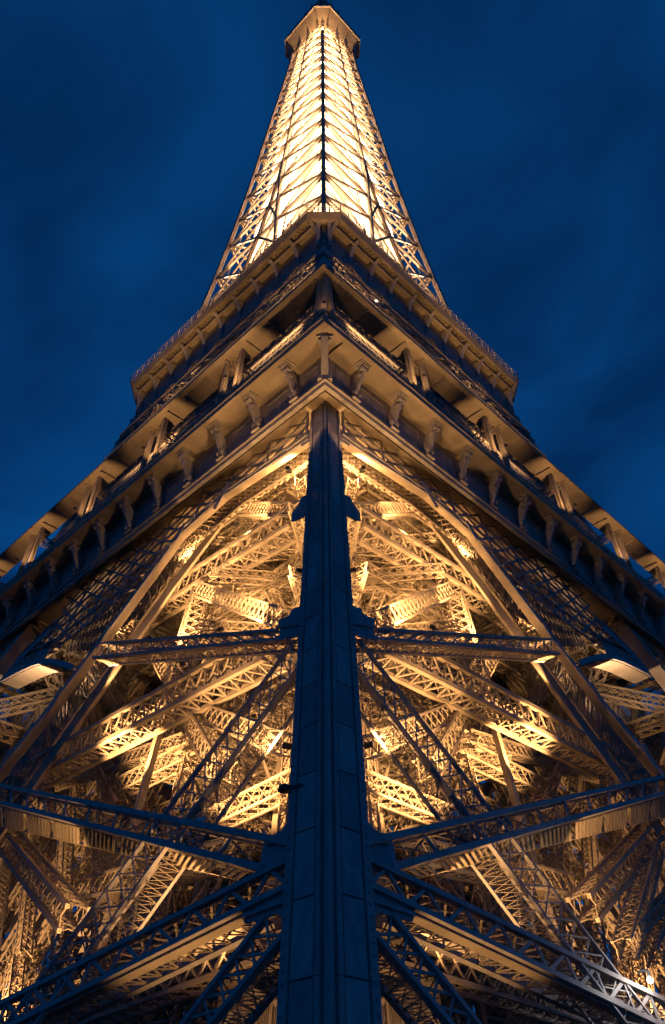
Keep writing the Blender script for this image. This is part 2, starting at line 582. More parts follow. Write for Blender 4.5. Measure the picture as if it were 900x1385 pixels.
for sw in (False, True):
    # level girders just behind the face
    inner(FP(402, 704, 4.5), FP(160, 852, 4.5), 1.75, 1.9, sw, 1.5, 0.34, 0.13, style='v')
    inner(FP(372, 878, 4.0), FP(52, 1042, 4.0), 1.8, 1.9, sw, 1.5, 0.32, 0.13, style='v')
    inner(FP(382, 836, 4.5), FP(272, 797, 4.5), 1.1, 1.3, sw, 1.0, 0.2, 0.1)
    inner(FP(272, 800, 5), FP(236, 930, 5), 1.5, 1.2, sw, 1.2, 0.16, 0.1)
    inner(FP(290, 800, 6), FP(250, 930, 6), 0.5, 0.5, sw, 0.6, 0.1, 0.06)
    inner(FP(410, 690, 3.6), FP(322, 690, 3.6), 1.0, 1.2, sw, 0.8, 0.2, 0.08)
    inner(FP(408, 640, 4.6), FP(250, 778, 6.5), 1.0, 1.0, sw, 0.8, 0.14, 0.08)
    # below: ladder girder, lattice columns
    inner(FP(8, 1128, 4), FP(98, 1240, 4), 1.3, 1.3, sw, 1.2, 0.26, 0.09)
    inner(FP(100, 960, 9), FP(160, 1090, 9), 1.0, 1.0, sw, 0.9, 0.14, 0.07)
    inner(FP(190, 1010, 9), FP(130, 900, 9), 1.0, 1.0, sw, 0.9, 0.14, 0.07)
    inner(FP(60, 1060, 9), FP(250, 1000, 9), 1.0, 1.0, sw, 0.9, 0.14, 0.07)
    inner(FP(210, 870, 6), FP(300, 1040, 6), 1.3, 1.3, sw, 1.1, 0.16, 0.08)
    inner(FP(220, 940, 6), FP(395, 1010, 6), 1.2, 1.2, sw, 1.0, 0.16, 0.08)
    inner(FP(180, 1180, 5), FP(165, 1270, 5), 0.7, 0.7, sw, 0.7, 0.12, 0.06)
    inner(FP(240, 1100, 5), FP(215, 1180, 5), 0.5, 0.5, sw, 0.6, 0.1, 0.05)
    inner(FP(120, 1200, 6), FP(330, 1150, 6), 1.2, 1.2, sw, 1.0, 0.16, 0.08)
    inner(FP(60, 1385, 6), FP(250, 1290, 6), 1.2, 1.2, sw, 1.0, 0.16, 0.08)
    for bb in (5.0, 7.0):
        inner(FP(40, 1390, bb), FP(400, 1262 - (bb - 5) * 8, bb), 1.3, 1.3, sw, 1.1, 0.2, 0.08)
    # planes of bracing deeper in the leg
    for b in (9.0, 15.0, 22.0):
        w = 1.25 if b < 12 else 1.15
        for zl in (11.0, 28.0, 44.5):
            inner(LP(8.5, b, zl), LP(60.0 if b > 12 else 36, b, zl), w, w, sw, 1.05, 0.15, 0.07)
        aa = (9.0, 18.0, 27.0, 36.0, 48.0, 60.0)
        for i in range(0 if b < 12 else 5):
            for z0, z1 in ((11.5, 28), (28, 44.5), (44.5, 56)):
                inner(LP(aa[i], b, z0), LP(aa[i + 1], b, z1), w * 0.85, w * 0.85, sw, 0.95, 0.13, 0.065)
                inner(LP(aa[i + 1], b + 1.2, z0), LP(aa[i], b + 1.2, z1), w * 0.85, w * 0.85, sw, 0.95, 0.13, 0.065)
        for a in (12.0, 24.0):
            inner(LP(a, b, 5), LP(a, b, 55), 1.0, 1.0, sw, 1.0, 0.14, 0.065, up=(0.3, 1, 0))
    # girders running into the leg
    for zl in (20.0, 28.0, 36.0, 44.5):
        for a in (8.0, 18.0, 28.0):
            inner(LP(a, 7.5, zl), LP(a, 24.0, zl), 1.1, 1.1, sw, 1.0, 0.14, 0.07)
    for zl in (36.0, 44.5, 50.0):
        for a0, a1 in ((3, 18), (18, 3), (18, 32)):
            inner(LP(a0, 6.5, zl), LP(a1, 18.0, zl), 0.9, 0.9, sw, 0.9, 0.12, 0.065)

# lattice screen of the spandrels between the legs
for sw in (False, True):
    sp_ = empty("spandrel_screen", tower)
    for b_ in (7.5, 11.0):
        for i in range(7):
            for z0, z1 in ((30, 38), (38, 46), (46, 54)):
                a0 = 44 + i * 6.0
                girder("screen_girder", LP(a0, b_, z0), LP(a0 + 6, b_, z1), 0.9, 0.9, (1, 0, 0), 0.8, 0.15, 0.09, 'x', IRON, sp_, sw, split=False)
                girder("screen_girder", LP(a0 + 6, b_ + 1, z0), LP(a0, b_ + 1, z1), 0.9, 0.9, (1, 0, 0), 0.8, 0.15, 0.09, 'x', IRON, sp_, sw, split=False)

# cladding of the stair and lift enclosure at the back of the leg
for sw in (False, True):
    en = empty("lift_enclosure", tower)
    for i in range(2, 9):
        for j in range(5):
            a0, z0 = 6 + i * 6.0, 2.5 + j * 5.0
            dp = 24.5 + 0.6 * ((i + j) % 2) + random.uniform(0, 0.4)
            m = MB(); q = [(a0 + .15, z0 + .1), (a0 + 5.85, z0 + .1), (a0 + 5.85, z0 + 4.9), (a0 + .15, z0 + 4.9)]
            m.prism([LP(a, dp, z) for a, z in q], [LP(a, dp + 0.15, z) for a, z in q]); m.build("cladding_panel", IRON, en, sw)
    for i in range(9):
        for j in range(8):
            a0, z0 = 34 + i * 6.0, 2.5 + j * 5.0
            dp = 16.0 + 0.6 * ((i + j) % 2) + random.uniform(0, 0.4)
            m = MB(); q = [(a0 + .15, z0 + .1), (a0 + 5.85, z0 + .1), (a0 + 5.85, z0 + 4.9), (a0 + .15, z0 + 4.9)]
            m.prism([LP(a, dp, z) for a, z in q], [LP(a, dp + 0.15, z) for a, z in q]); m.build("cladding_panel", IRON, en, sw)
    for i in range(9):
        for z0, z1 in ((4, 17), (17, 30), (30, 43)):
            a0 = 30 + i * 6
            girder("enclosure_girder", LP(a0, 12.5, z0), LP(a0 + 7, 12.5, z1), 1.0, 1.0, (1, 0, 0), 0.9, 0.15, 0.08, 'x', IRON, en, sw, split=False)
            girder("enclosure_girder", LP(a0 + 7, 13.7, z0), LP(a0, 13.7, z1), 1.0, 1.0, (1, 0, 0), 0.9, 0.15, 0.08, 'x', IRON, en, sw, split=False)
    for i in range(10):
        m = MB(); m.bar(LP(6 + i * 6, 24.2, 2), LP(6 + i * 6, 24.2, 33), 0.45, 0.45, (1, 0, 0)); m.build("enclosure_post", IRON, en, sw)

# lift track and plate girders along the middle of the leg
lt = empty("lift_track", tower)
for a, b in ((10.5, 10.5), (13, 9), (9, 13)):
    m = MB()
    p0, p1 = LP(a, b, 3), LP(a + 4, b + 4, 54)
    m.bar(p0, p1, 0.35, 1.1, (1, -1, 0)); m.build("rail_girder", IRON, lt)
for i in range(34):
    m = MB(); z = 4 + i * 1.5
    k = (z - 3) / 51 * 4
    m.bar(LP(13 + k, 9 + k, z), LP(9 + k, 13 + k, z), 0.25, 0.5); m.build("cross_tie", IRON, lt)

# ------------------------------------------------------------------ first floor platform underside
und = empty("platform_underside", tower)
m = MB()
zf, hf = 57.05, 34.6
m.box(-hf, hf, -hf, -9, zf, zf + 0.5); m.build("deck_plate", IRON, und)
m = MB(); m.box(-hf, hf, 9, hf, zf, zf + 0.5); m.build("deck_plate", IRON, und)
m = MB(); m.box(-hf, -9, -9, 9, zf, zf + 0.5); m.build("deck_plate", IRON, und)
m = MB(); m.box(9, hf, -9, 9, zf, zf + 0.5); m.build("deck_plate", IRON, und)
for i in range(12):
    v = -31 + i * 5.6
    for sw in (False, True):
        girder("floor_girder", (v, -32, 55.2), (v, 32, 55.2), 0.7, 2.6, (0, 0, 1), 1.6, 0.2, 0.09, 'x', IRON, und, sw, split=False)


# ------------------------------------------------------------------ arches and spandrels
ARC = [(110, 925), (98, 905), (85, 898), (62, 893), (40, 897), (0, 917)]
arc_az = []
_raw = [px(x, y) for x, y in ARC]
for i in range(len(_raw) - 1):                      # smooth the curve
    p0, p1, p2, p3 = _raw[max(0, i - 1)], _raw[i], _raw[i + 1], _raw[min(len(_raw) - 1, i + 2)]
    for t in (0.0, 0.25, 0.5, 0.75):
        arc_az.append(tuple(0.5 * (2 * p1[c] + (p2[c] - p0[c]) * t + (2 * p0[c] - 5 * p1[c] + 4 * p2[c] - p3[c]) * t * t + (3 * p1[c] - p0[c] - 3 * p2[c] + p3[c]) * t ** 3) for c in (0, 1)))
arc_az.append(_raw[-1])
# continue the arch to the middle of the face
mid_a = hl(50.0)
a_last, z_last = arc_az[-1]
for k in range(1, 11):
    t = k / 10
    arc_az.append((a_last + (mid_a + 9 - a_last) * t, z_last + 3.0 * math.sin(t * math.pi / 2)))


def az_ribbon(az, b0, b1, dz0, dz1):
    return [[LP(a, b0, z + dz0), LP(a, b0, z + dz1), LP(a, b1, z + dz1), LP(a, b1, z + dz0)] for a, z in az]


for sw in (False, True):
    ar = empty("arch", tower)
    m = MB(); m.strip(az_ribbon(arc_az[6:], 0.3, 2.3, -0.15, 0.15)); m.build("soffit_plate", IRON, ar, sw)
    m = MB(); m.strip(az_ribbon(arc_az[5:], 0.0, 0.29, -0.05, 0.7)); m.build("outer_rib", IRON_D, ar, sw)
    up_az = [(a - 0.6, z + 2.0) for a, z in arc_az[14:]]
    m = MB(); m.strip(az_ribbon(up_az, 0.0, 0.9, -0.15, 0.15)); m.build("upper_rib", IRON_D, ar, sw)
    up2 = [(a - 0.8, z + 3.4) for a, z in arc_az[14:]]
    m = MB(); m.strip(az_ribbon(up2, 0.1, 1.2, -0.12, 0.12)); m.build("upper_band", IRON_D, ar, sw)
    # arcade between the ribs
    def at(az, t):
        f = t * (len(az) - 1); i = min(int(f), len(az) - 2); f -= i
        return (az[i][0] + (az[i + 1][0] - az[i][0]) * f, az[i][1] + (az[i + 1][1] - az[i][1]) * f)
    for i in range(26):
        t = i / 25
        (a0, z0), (a1, z1) = at(arc_az[14:], t), at(up_az, t)
        m = MB(); m.bar(LP(a0, 0.15, z0 + 0.5), LP(a1, 0.15, z1), 0.7, 0.2, (-1, 0, 0)); m.build("arcade_post", IRON_D, ar, sw)
    m = MB()
    for i in range(40):
        (a0, z0), (a1, z1) = at(up_az, i / 40), at(up2, min(1, (i + 1) / 40))
        m.bar(LP(a0, 0.5, z0), LP(a1, 0.5, z1), 0.12, 0.12, (-1, 0, 0)); 
        (a0, z0), (a1, z1) = at(up_az, (i + 1) / 40), at(up2, i / 40)
        m.bar(LP(a0, 0.6, z0), LP(a1, 0.6, z1), 0.12, 0.12, (-1, 0, 0))
    m.build("band_lacing", IRON_D, ar, sw)

    # frieze truss between low beam and the edge beam / arch
    fr = empty("frieze_truss", tower)
    ztop = 57.0
    low = [(2.2, 51.4), (14, 53.0), (20.6, 51.9), (27, 45.5)] + [(a - 0.8, z + 3.5) for a, z in arc_az[10:]]
    def zlow(a): return float(np.interp(a, [p[0] for p in low], [p[1] for p in low]))
    amax = low[-1][0]
    stp = 2.6
    ncol = int((amax - 2.3) / stp)
    for c in range(ncol):
        a, a1 = 2.3 + c * stp, 2.3 + (c + 1) * stp
        zt = ztop
        row = 0
        while zt > min(zlow(a), zlow(a1)) + 0.5:
            zb = max(zt - 2.5, min(zlow(a), zlow(a1)))
            bars = [(LP(a, 0.12, zb), LP(a1, 0.12, zt)), (LP(a, 0.22, zt), LP(a1, 0.22, zb)), (LP(a, 0.02, zb), LP(a1, 0.02, zb))]
            if c % 2 == 0: bars.append((LP(a, 0.05, zb), LP(a, 0.05, zt)))
            for p, q in bars:
                m = MB(); m.bar(p, q, 0.2, 0.16, (-1, 0, 0.29)); m.build("truss_bar", IRON_D, fr, sw)
            zt = zb; row += 1
    # second, finer screen behind it
    m = MB()
    a = 2.3
    while a < amax - 1:
        a1 = a + 0.9
        zz = np.linspace(zlow(a) - 0.5, ztop, 6)
        for k in range(5):
            m.bar(LP(a, 2.6, zz[k]), LP(a1, 2.6, zz[k + 1]), 0.12, 0.1, (-1, 0, 0), False)
            m.bar(LP(a1, 2.7, zz[k]), LP(a, 2.7, zz[k + 1]), 0.12, 0.1, (-1, 0, 0), False)
        m.bar(LP(a, 2.65, zz[0]), LP(a, 2.65, zz[-1]), 0.16, 0.1, (-1, 0, 0), False)
        a = a1
    m.build("rear_screen", IRON, fr, sw)
    m = MB(); m.bar(LP(2, 2.65, 51.4), LP(14, 2.65, 53.0), 0.3, 0.3); m.bar(LP(14, 2.65, 53.0), LP(20.6, 2.65, 51.9), 0.3, 0.3); m.build("rear_chord", IRON, fr, sw)

# ------------------------------------------------------------------ first floor gallery
G1, ZG = 38.6, 59.9
gal = empty("first_gallery", tower)
WALL = 36.0
ZW = 55.9
NB = 14
for sw in (False, True):
    # low beam
    m = MB(); m.box(-WALL - 0.3, -WALL + 0.1, -WALL - 0.3 + (0.41 if sw else 0), WALL, ZW - 0.75, ZW - 0.002); m.build("low_beam", IRON_D, gal, sw)
    m = MB(); m.box(-WALL - 0.5, -WALL - 0.301, -WALL - 0.5 + (0.21 if sw else 0), WALL, ZW - 0.28, ZW - 0.05); m.build("beam_lip", IRON_D, gal, sw)
    for k in range(NB):
        c = -37.8 + 5.2 * (k + 1)
        y0, y1 = c - 5.2 + 0.02, c - 0.02
        if k == 0: y0 = -WALL + (0.5 if sw else 0.0)
        # wall panel behind the consoles, with a raised frame
        m = MB(); m.box(-WALL, -WALL + 0.3, max(y0, -WALL + 0.31 * sw), y1, ZW, ZG); wp = m.build("wall_panel", IRON_D, gal, sw)
        ya, yb = max(y0, -WALL) + 0.75, y1 - 0.75
        for q0, q1, r0, r1 in ((ya, yb, ZW + .7, ZW + .85), (ya, yb, ZG - 0.9, ZG - 0.75), (ya, ya + .15, ZW + .851, ZG - .901), (yb - .15, yb, ZW + .851, ZG - .901)):
            m = MB(); m.box(-WALL - 0.09, -WALL - 0.001, q0, q1, r0, r1); m.build("panel_moulding", IRON_D, wp, sw)
        # soffit panel
        m = MB(); yy0 = -G1 + 0.5 if k == 0 else y0
        if k == 0 and sw: yy0 = -WALL + 0.32
        m.box(-G1 + 0.5, -WALL - 0.001, yy0, y1, ZG, ZG + 0.12); m.build("soffit_panel", IRON, gal, sw)
        # console
        prof = [(37.78, 59.3), (36.62, 56.55), (36.25, 56.5), (36.01, 56.7), (36.01, 58.0), (36.35, 58.9), (36.9, 59.5), (37.3, 59.88), (37.78, 59.88)]
        cb = MB(); cb.prism([(-x, c - 0.14, z) for x, z in prof], [(-x, c + 0.14, z) for x, z in prof])
        co = cb.build("console", IRON_D, gal, sw)
        def scroll(sx, sz, r, hw):
            mm = MB(); ring = [(-sx + r * math.cos(t * math.pi / 4 + .39), 0, sz + r * math.sin(t * math.pi / 4 + .39)) for t in range(8)]
            f_ = lambda k, y: [(-sx + (x + sx) * k, c + y, sz + (z - sz) * k) for x, _, z in ring]
            mm.strip([f_(.45, -hw), f_(1, -hw * .9), f_(1, -hw * .6), f_(.7, -hw * .5), f_(.7, hw * .5), f_(1, hw * .6), f_(1, hw * .9), f_(.45, hw)])
            return mm.build("scroll", IRON_D, co, sw)
        scroll(37.6, 59.25, 0.33, 0.45)
        scroll(37.25, 58.6, 0.24, 0.36)
        scroll(36.5, 56.7, 0.36, 0.42)
        scroll(36.35, 57.35, 0.24, 0.36)
        mm = MB(); mm.box(-38.08, -36.95, c - 0.66, c + 0.66, ZG - 0.2, ZG - 0.003); mm.box(-37.98, -37.1, c - 0.5, c + 0.5, ZG - 0.38, ZG - 0.205); mm.build("capital", IRON_D, co, sw)
        mm = MB(); mm.box(-WALL - 0.75, -WALL - .002, c - 0.5, c + 0.5, ZW + 0.003, ZW + 0.2); mm.box(-WALL - 0.6, -WALL - .002, c - 0.38, c + 0.38, ZW + 0.205, ZW + 0.38); mm.build("base_block", IRON_D, co, sw)
        # fascia
        m = MB(); f0 = c - 5.2 if k else -G1 + (0.51 if sw else 0)
        m.box(-G1, -G1 + 0.49, f0 + 0.01, c - 0.01, ZG - 0.12, ZG + 0.75); fa = m.build("fascia", IRON, gal, sw)
        m = MB(); m.box(-G1 - 0.12, -G1 - 0.002, f0 + 0.01, c - 0.01, ZG + 0.5, ZG + 0.76); m.build("cornice", IRON_D, fa, sw)
    # deck, balustrade
    m = MB(); m.box(-G1 + 0.5, -32.5, -G1 + 0.5 + (5.61 if sw else 0), G1, ZG + 0.4, ZG + 0.7); m.build("deck", IRON, gal, sw)
    m = MB(); m.bar((-G1 - 0.02, -G1, ZG + 1.22), (-G1 - 0.02, G1, ZG + 1.22), 0.1, 0.08); rl = m.build("handrail", IRON, gal, sw)
    m = MB()
    for k in range(150):
        y = -G1 + k * 0.5
        m.bar((-G1 - 0.02, y, ZG + 0.76), (-G1 - 0.02, y, ZG + 1.2), 0.1 if k % 3 else 0.2, 0.08, (1, 0, 0))
    m.build("balusters", IRON, rl, sw, "stuff")
# corner console
m = MB()
prof = [(WALL + .01, ZW + 0.5), (WALL + .45, ZW + 0.5), (WALL + 1.7, ZG - 0.6), (WALL + 1.7, ZG - 0.01), (WALL + 1.1, ZG - .01), (WALL + .01, ZG - 1.2)]
d = 0.22
m.prism([(-x - d, -x + d, z) for x, z in prof], [(-x + d, -x - d, z) for x, z in prof])
co = m.build("console", IRON_D, gal)
for cx_, hw, z0, z1 in ((WALL + 1.6, .55, ZG - .35, ZG - .012), (WALL + 1.5, .4, ZG - .7, ZG - .36), (WALL + .35, .45, ZW + .02, ZW + .5)):
    q = [(-cx_ - hw, -cx_ + hw), (-cx_ + hw, -cx_ - hw), (-cx_ + hw + .4, -cx_ - hw + .4), (-cx_ - hw + .4, -cx_ + hw + .4)]
    m = MB(); m.prism([(x, y, z0) for x, y in q], [(x, y, z1) for x, y in q]); m.build("capital", IRON_D, co)

# ------------------------------------------------------------------ canopy over the gallery
can = empty("gallery_canopy", tower)
ZC, CI = 68.0, 36.5
for sw in (False, True):
    for k in range(6):
        y0 = -38.8 + 13.3 * k
        y1 = min(y0 + 13.28, 38.8)
        if k == 0: y0 = -38.8 + (2.31 if sw else 0)
        m = MB(); m.box(-38.8, -CI, y0, y1, ZC, ZC + 0.22); rp = m.build("roof_panel", IRON, can, sw)
        for q in range(4):
            yy = y0 + (q + 0.5) * (y1 - y0) / 4
            m = MB(); m.box(-38.5, -CI, yy - 0.1, yy + 0.1, ZC - 0.25, ZC - 0.002); m.build("rafter", IRON, rp, sw)
        m = MB(); m.box(-39.0, -38.802, y0 - (0 if k or sw else 0.2), y1, ZC - 0.02, ZC + 0.32); m.build("roof_edge", IRON, can, sw)
    for k in range(-1, 6):
        a0 = 13.3 * k + 12.5
        for j, aa in enumerate(((a0, a0 + 2.3) if k >= 0 else (0.35, 1.0))):
            y = -38.2 + aa
            if y > 38: continue
            if k < 0 and sw and j == 0: continue
            girder("canopy_post", (-38.2, y, ZG + 0.75), (-37.9, y - 0.3, ZC - 0.02), 0.3, 0.3, (0, 1, 0), 0.4, 0.17, 0.08, 'x', IRON, can, sw, split=False)
        if k >= 0:
            y = -38.2 + a0 + 1.2
            girder("canopy_beam", (-37.9, y, ZC - 0.75), (-33.0, y, ZC - 0.75), 0.7, 0.9, (0, 0, 1), 0.6, 0.12, 0.06, 'x', IRON, can, sw, split=False)
            girder("inner_post", (-33.2, y, ZG + 0.7), (-33.2, y, ZC), 0.7, 0.7, (0, 1, 0), 0.6, 0.13, 0.06, 'x', IRON, can, sw, split=False)
            y2 = y - 6.6
            girder("inner_post", (-33.2, y2, ZG + 0.7), (-33.2, y2, ZC), 0.6, 0.6, (0, 1, 0), 0.6, 0.12, 0.06, 'x', IRON, can, sw, split=False)
            girder("canopy_beam", (-33.2, y2, ZC - 0.6), (-33.2, y - 0.5, ZC - 0.6), 0.5, 0.7, (0, 0, 1), 0.6, 0.12, 0.06, 'x', IRON, can, sw, split=False)

# ------------------------------------------------------------------ legs between first and second floor
up_leg = empty("upper_legs", tower)
for sx, sy in ((-1, -1), (-1, 1), (1, -1), (1, 1)):
    m = MB()
    h0, h1 = hu(57), hu(111)
    w0 = 1.7
    def sq(h, z, w): return [(sx * h, sy * h, z), (sx * (h - w), sy * h, z), (sx * (h - w), sy * (h - w), z), (sx * h, sy * (h - w), z)]
    m.prism(sq(h0, 57.2, w0), sq(h1, 111, w0)); m.build("upper_pillar", IRON_D, up_leg)
for sw in (False, True):
    zs_ = np.linspace(60.0, 107.0, 9)
    for k in range(8):
        za, zb = zs_[k], zs_[k + 1]
        ha, hb = hu(za), hu(zb)
        girder("level_beam", (-ha, -ha + 1.5, za), (-ha, ha - 1.5, za), 0.9, 1.1, (0, 0, 1), 1.1, 0.2, 0.1, 'x', IRON_D, up_leg, sw, split=False)
        nb = 8
        for i in range(nb):
            ya0, ya1 = -ha + 2 * ha * i / nb, -ha + 2 * ha * (i + 1) / nb
            yb0, yb1 = -hb + 2 * hb * i / nb, -hb + 2 * hb * (i + 1) / nb
            if k >= 4:
                for p, q in (((-ha, ya0, za), (-hb, yb1, zb)), ((-ha + .2, ya1, za), (-hb + .2, yb0, zb))):
                    girder("brace", p, q, 0.5, 0.5, (-1, 0, 0), 0.7, 0.12, 0.08, 'x', IRON_D, up_leg, sw, split=False)
    # finer lit screen behind the band below the second gallery
    m = MB()
    for k in range(110):
        y = -26 + k * 0.48
        for z0 in (84, 88, 92, 96, 100, 104):
            h = hu(z0)
            if abs(y) < h - 1:
                m.bar((-h + 2.4, y, z0), (-hu(z0 + 4) + 2.4, y + 2.0, z0 + 4), 0.13, 0.1, (-1, 0, 0), False)
                m.bar((-h + 2.6, y + 2.0, z0), (-hu(z0 + 4) + 2.6, y, z0 + 4), 0.13, 0.1, (-1, 0, 0), False)
    m.build("rear_screen", IRON, up_leg, sw)

# ------------------------------------------------------------------ second floor gallery
g2 = empty("second_gallery", tower)
A2, C2, Z2 = 26.7, 3.6, 113.4
L2, ZL2 = 23.7, 107.6


def octo(a, c, z):
    return [(-a, -a + c, z), (-a + c, -a, z), (a - c, -a, z), (a, -a + c, z), (a, a - c, z), (a - c, a, z), (-a + c, a, z), (-a, a - c, z)]


for k in range(8):
    m = MB()
    o0, o1 = octo(A2 - 0.35, C2, Z2 - 0.1), octo(A2 - 0.7, C2, Z2 - 0.1)
    t0, t1 = octo(A2 + 0.1, C2, Z2 + 0.95), octo(A2 - 0.5, C2, Z2 + 0.95)
    j = (k + 1) % 8
    m.prism([o0[k], o0[j], o1[j], o1[k]], [t0[k], t0[j], t1[j], t1[k]]); fa = m.build("fascia", IRON, g2)
    # railing
    r0 = octo(A2 + 0.05, C2, Z2 + 1.0)
    m = MB(); p, q = r0[k], r0[j]
    n = max(2, round(dist(p, q) / 1.8))
    for i in range(n + 1):
        s = lerp(p, q, i / n); m.bar(s, (s[0], s[1], s[2] + 2.0), 0.12, 0.12, (1, 0, 0))
    for dz in (0.7, 1.3, 2.0):
        m.bar((p[0], p[1], p[2] + dz), (q[0], q[1], q[2] + dz), 0.07, 0.07)
    m.build("railing", IRON_D, g2)
m = MB(); m.prism(octo(A2 - 0.55, C2, Z2 + 0.9), octo(A2 - 0.55, C2, Z2 + 1.1)); m.build("deck", IRON, g2)
for sw in (False, True):
    m = MB(); m.box(-L2 - 0.3, -L2 + 0.5, -L2 - 0.3 + (0.81 if sw else 0), L2 + 0.3, ZL2 - 0.4, ZL2 + 0.15); m.build("low_beam", IRON, g2, sw)
    m = MB(); m.box(-L2, -L2 + 0.3, -L2 + (0.31 if sw else 0), L2, ZL2 + 0.16, Z2 + 0.8); m.build("back_wall", IRON_D, g2, sw)
    nb = 10
    for k in range(nb + 1):
        y = -L2 + 0.8 + (2 * L2 - 1.6) * k / nb
        # curved bracket
        secs = []
        for t in np.linspace(0, 1, 9):
            an = t * math.pi / 2
            x = L2 + 0.1 + (A2 - 0.8 - L2) * (1 - math.cos(an)); z = ZL2 + 0.3 + (Z2 - 0.3 - ZL2 - 0.3) * math.sin(an)
            nx, nzz = -math.cos(an) * 0.45, math.sin(an) * 0.0 + 0.0
            dx, dz = math.sin(an), math.cos(an)
            th = 0.9
            secs.append([(-(x), y - 0.3, z), (-(x), y + 0.3, z), (-L2 - 0.02, y + 0.3, z + 0.35), (-L2 - 0.02, y - 0.3, z + 0.35)])
        m = MB(); m.strip(secs); m.build("bracket", IRON_D, g2, sw)
        if k < nb:
            y1 = y + (2 * L2 - 1.6) / nb
            m = MB(); b = [(-A2 + 0.62, y + 0.35, Z2 + 0.75), (-A2 + 0.62, y1 - 0.35, Z2 + 0.75), (-L2 - 0.01, y1 - 0.35, Z2 + 0.45), (-L2 - 0.01, y + 0.35, Z2 + 0.45)]
            m.prism(b, [(x, yy, z + 0.1) for x, yy, z in b]); sp = m.build("soffit_panel", IRON, g2, sw)
            m = MB(); m.bar((-A2 + 1.6, y + 0.3, Z2 - 0.55), (-A2 + 1.6, y1 - 0.3, Z2 - 0.55), 0.3, 0.5); m.build("purlin", IRON, sp, sw)
            mm = MB()
            for i in range(5):
                yy = y + 0.5 + i * (y1 - y - 1.0) / 5; yn = yy + (y1 - y - 1.0) / 5
                mm.bar((-A2 + 0.7, yy, Z2 + 0.6), (-A2 + 1.5, yn, Z2 + 0.3), 0.12, 0.1); mm.bar((-A2 + 0.7, yn, Z2 + 0.6), (-A2 + 1.5, yy, Z2 + 0.3), 0.12, 0.1)
            mm.build("lacing", IRON, sp, sw)
# corner brackets of the chamfers
for (cx_, cy_) in ((-1, -1), (1, -1), (-1, 1)):
    m = MB()
    for s in (-0.6, 0.6):
        secs = []
        for t in np.linspace(0, 1, 9):
            an = t * math.pi / 2
            x = L2 + 0.1 + (A2 - C2 / 2 - 0.5 - L2) * (1 - math.cos(an)); z = ZL2 + 0.3 + (Z2 - 0.6 - ZL2) * math.sin(an)
            secs.append([(cx_ * x + s * cx_ - 0.2, cy_ * x - s * cy_ + 0.2 * cx_ * cy_, z), (cx_ * x + s * cx_ + 0.2, cy_ * x - s * cy_ - 0.2 * cx_ * cy_, z),
                         (cx_ * (x - 0.6) + s * cx_ + 0.2, cy_ * (x - 0.6) - s * cy_ - 0.2 * cx_ * cy_, z + 0.2), (cx_ * (x - 0.6) + s * cx_ - 0.2, cy_ * (x - 0.6) - s * cy_ + 0.2 * cx_ * cy_, z + 0.2)])
        m.strip(secs)
    m.build("corner_bracket", IRON_D, g2)

# ------------------------------------------------------------------ the shaft
sh = empty("shaft", tower)
LEV = [114.5, 121.5, 129.0, 139.5, 152.1, 164.8, 175.9, 186.9, 197.4, 207, 215.5, 224.2, 233.0, 241.5, 249.8, 258.0, 265.5, 272.5, 279.0]


def s1(z): return 0.5 - 0.12 * max(0.0, (180 - z)) / 38.0 if z < 180 else 0.5


def SP(s, z, inn=0.0):
    h = hs(z)
    return (-h + inn, -h + 2 * h * s, z)


def far(p, n):
    """turn a left face point to the n-th face"""
    x, y, z = p
    for _ in range(n):
        x, y = -y, x
    return (x, y, z)


FACES = ((0, False), (0, True), (2, False), (2, True))
for fi, (rot, sw) in enumerate(FACES):
    vis = fi < 2
    fp = MB() if not vis else None

    def put(name, p, q, w, h, up=(-1, 0, 0)):
        if vis:
            m = MB(); m.bar(p, q, w, h, up); m.build(name, IRON, sh, sw)
        else:
            fp.bar(far(p, rot), far(q, rot), w, h, far(up, rot))
    for k in range(len(LEV) - 1):
        za, zb = LEV[k], LEV[k + 1]
        zm = (za + zb) / 2
        a, b = s1(za), s1(zb)
        if za < 180:
            bays = [((0, a), (0, b)), ((a, 1 - a), (b, 1 - b)), ((1 - a, 1), (1 - b, 1))]
            if 1 - 2 * b < 0.03: bays = [bays[0], bays[2]]
        else:
            bays = [((0, .5), (0, .5)), ((.5, 1), (.5, 1))]
        for (a0, a1), (b0, b1) in bays:
            put("brace", SP(a0, za, 0.25), SP(b1, zb, 0.25), 0.5, 0.3)
            put("brace", SP(a1, za, 0.45), SP(b0, zb, 0.45), 0.5, 0.3)
        put("level_beam", SP(0, zb, 0.3), SP(1, zb, 0.3), 0.55, 0.5)
        # uprights
        if fi in (0, 2):
            put("corner_upright", SP(0, za), SP(0, zb), 0.6, 0.6)
            if vis:
                p, q = SP(1, za), SP(1, zb)
                m = MB(); m.bar(p, q, 0.9, 0.9, (-1, 0, 0)); m.build("corner_upright", IRON_D, sh, False)
                m = MB(); m.bar(p, q, 0.9, 0.9, (-1, 0, 0)); m.build("corner_upright", IRON_D, sh, True)
        ups = [(a, b), (1 - a, 1 - b)] if za < 180 else [(.5, .5)]
        for u0, u1 in ups:
            put("inner_upright", SP(u0, za, 0.1), SP(u1, zb, 0.1), 0.6, 0.6)
        # gusset at each node
        if vis:
            for s in ([0.015] + ([b, 1 - b] if zb < 180 else [.5])):
                p = SP(s, zb, -0.12); m = MB()
                m.bar((p[0], p[1], p[2] - 0.6), (p[0] + .1, p[1], p[2] + 0.6), 1.0, 0.15, (-1, 0, 0)); m.build("node_plate", IRON_D, sh, sw)
    if not vis:
        fp.build("rear_face", IRON, sh, sw, "stuff")
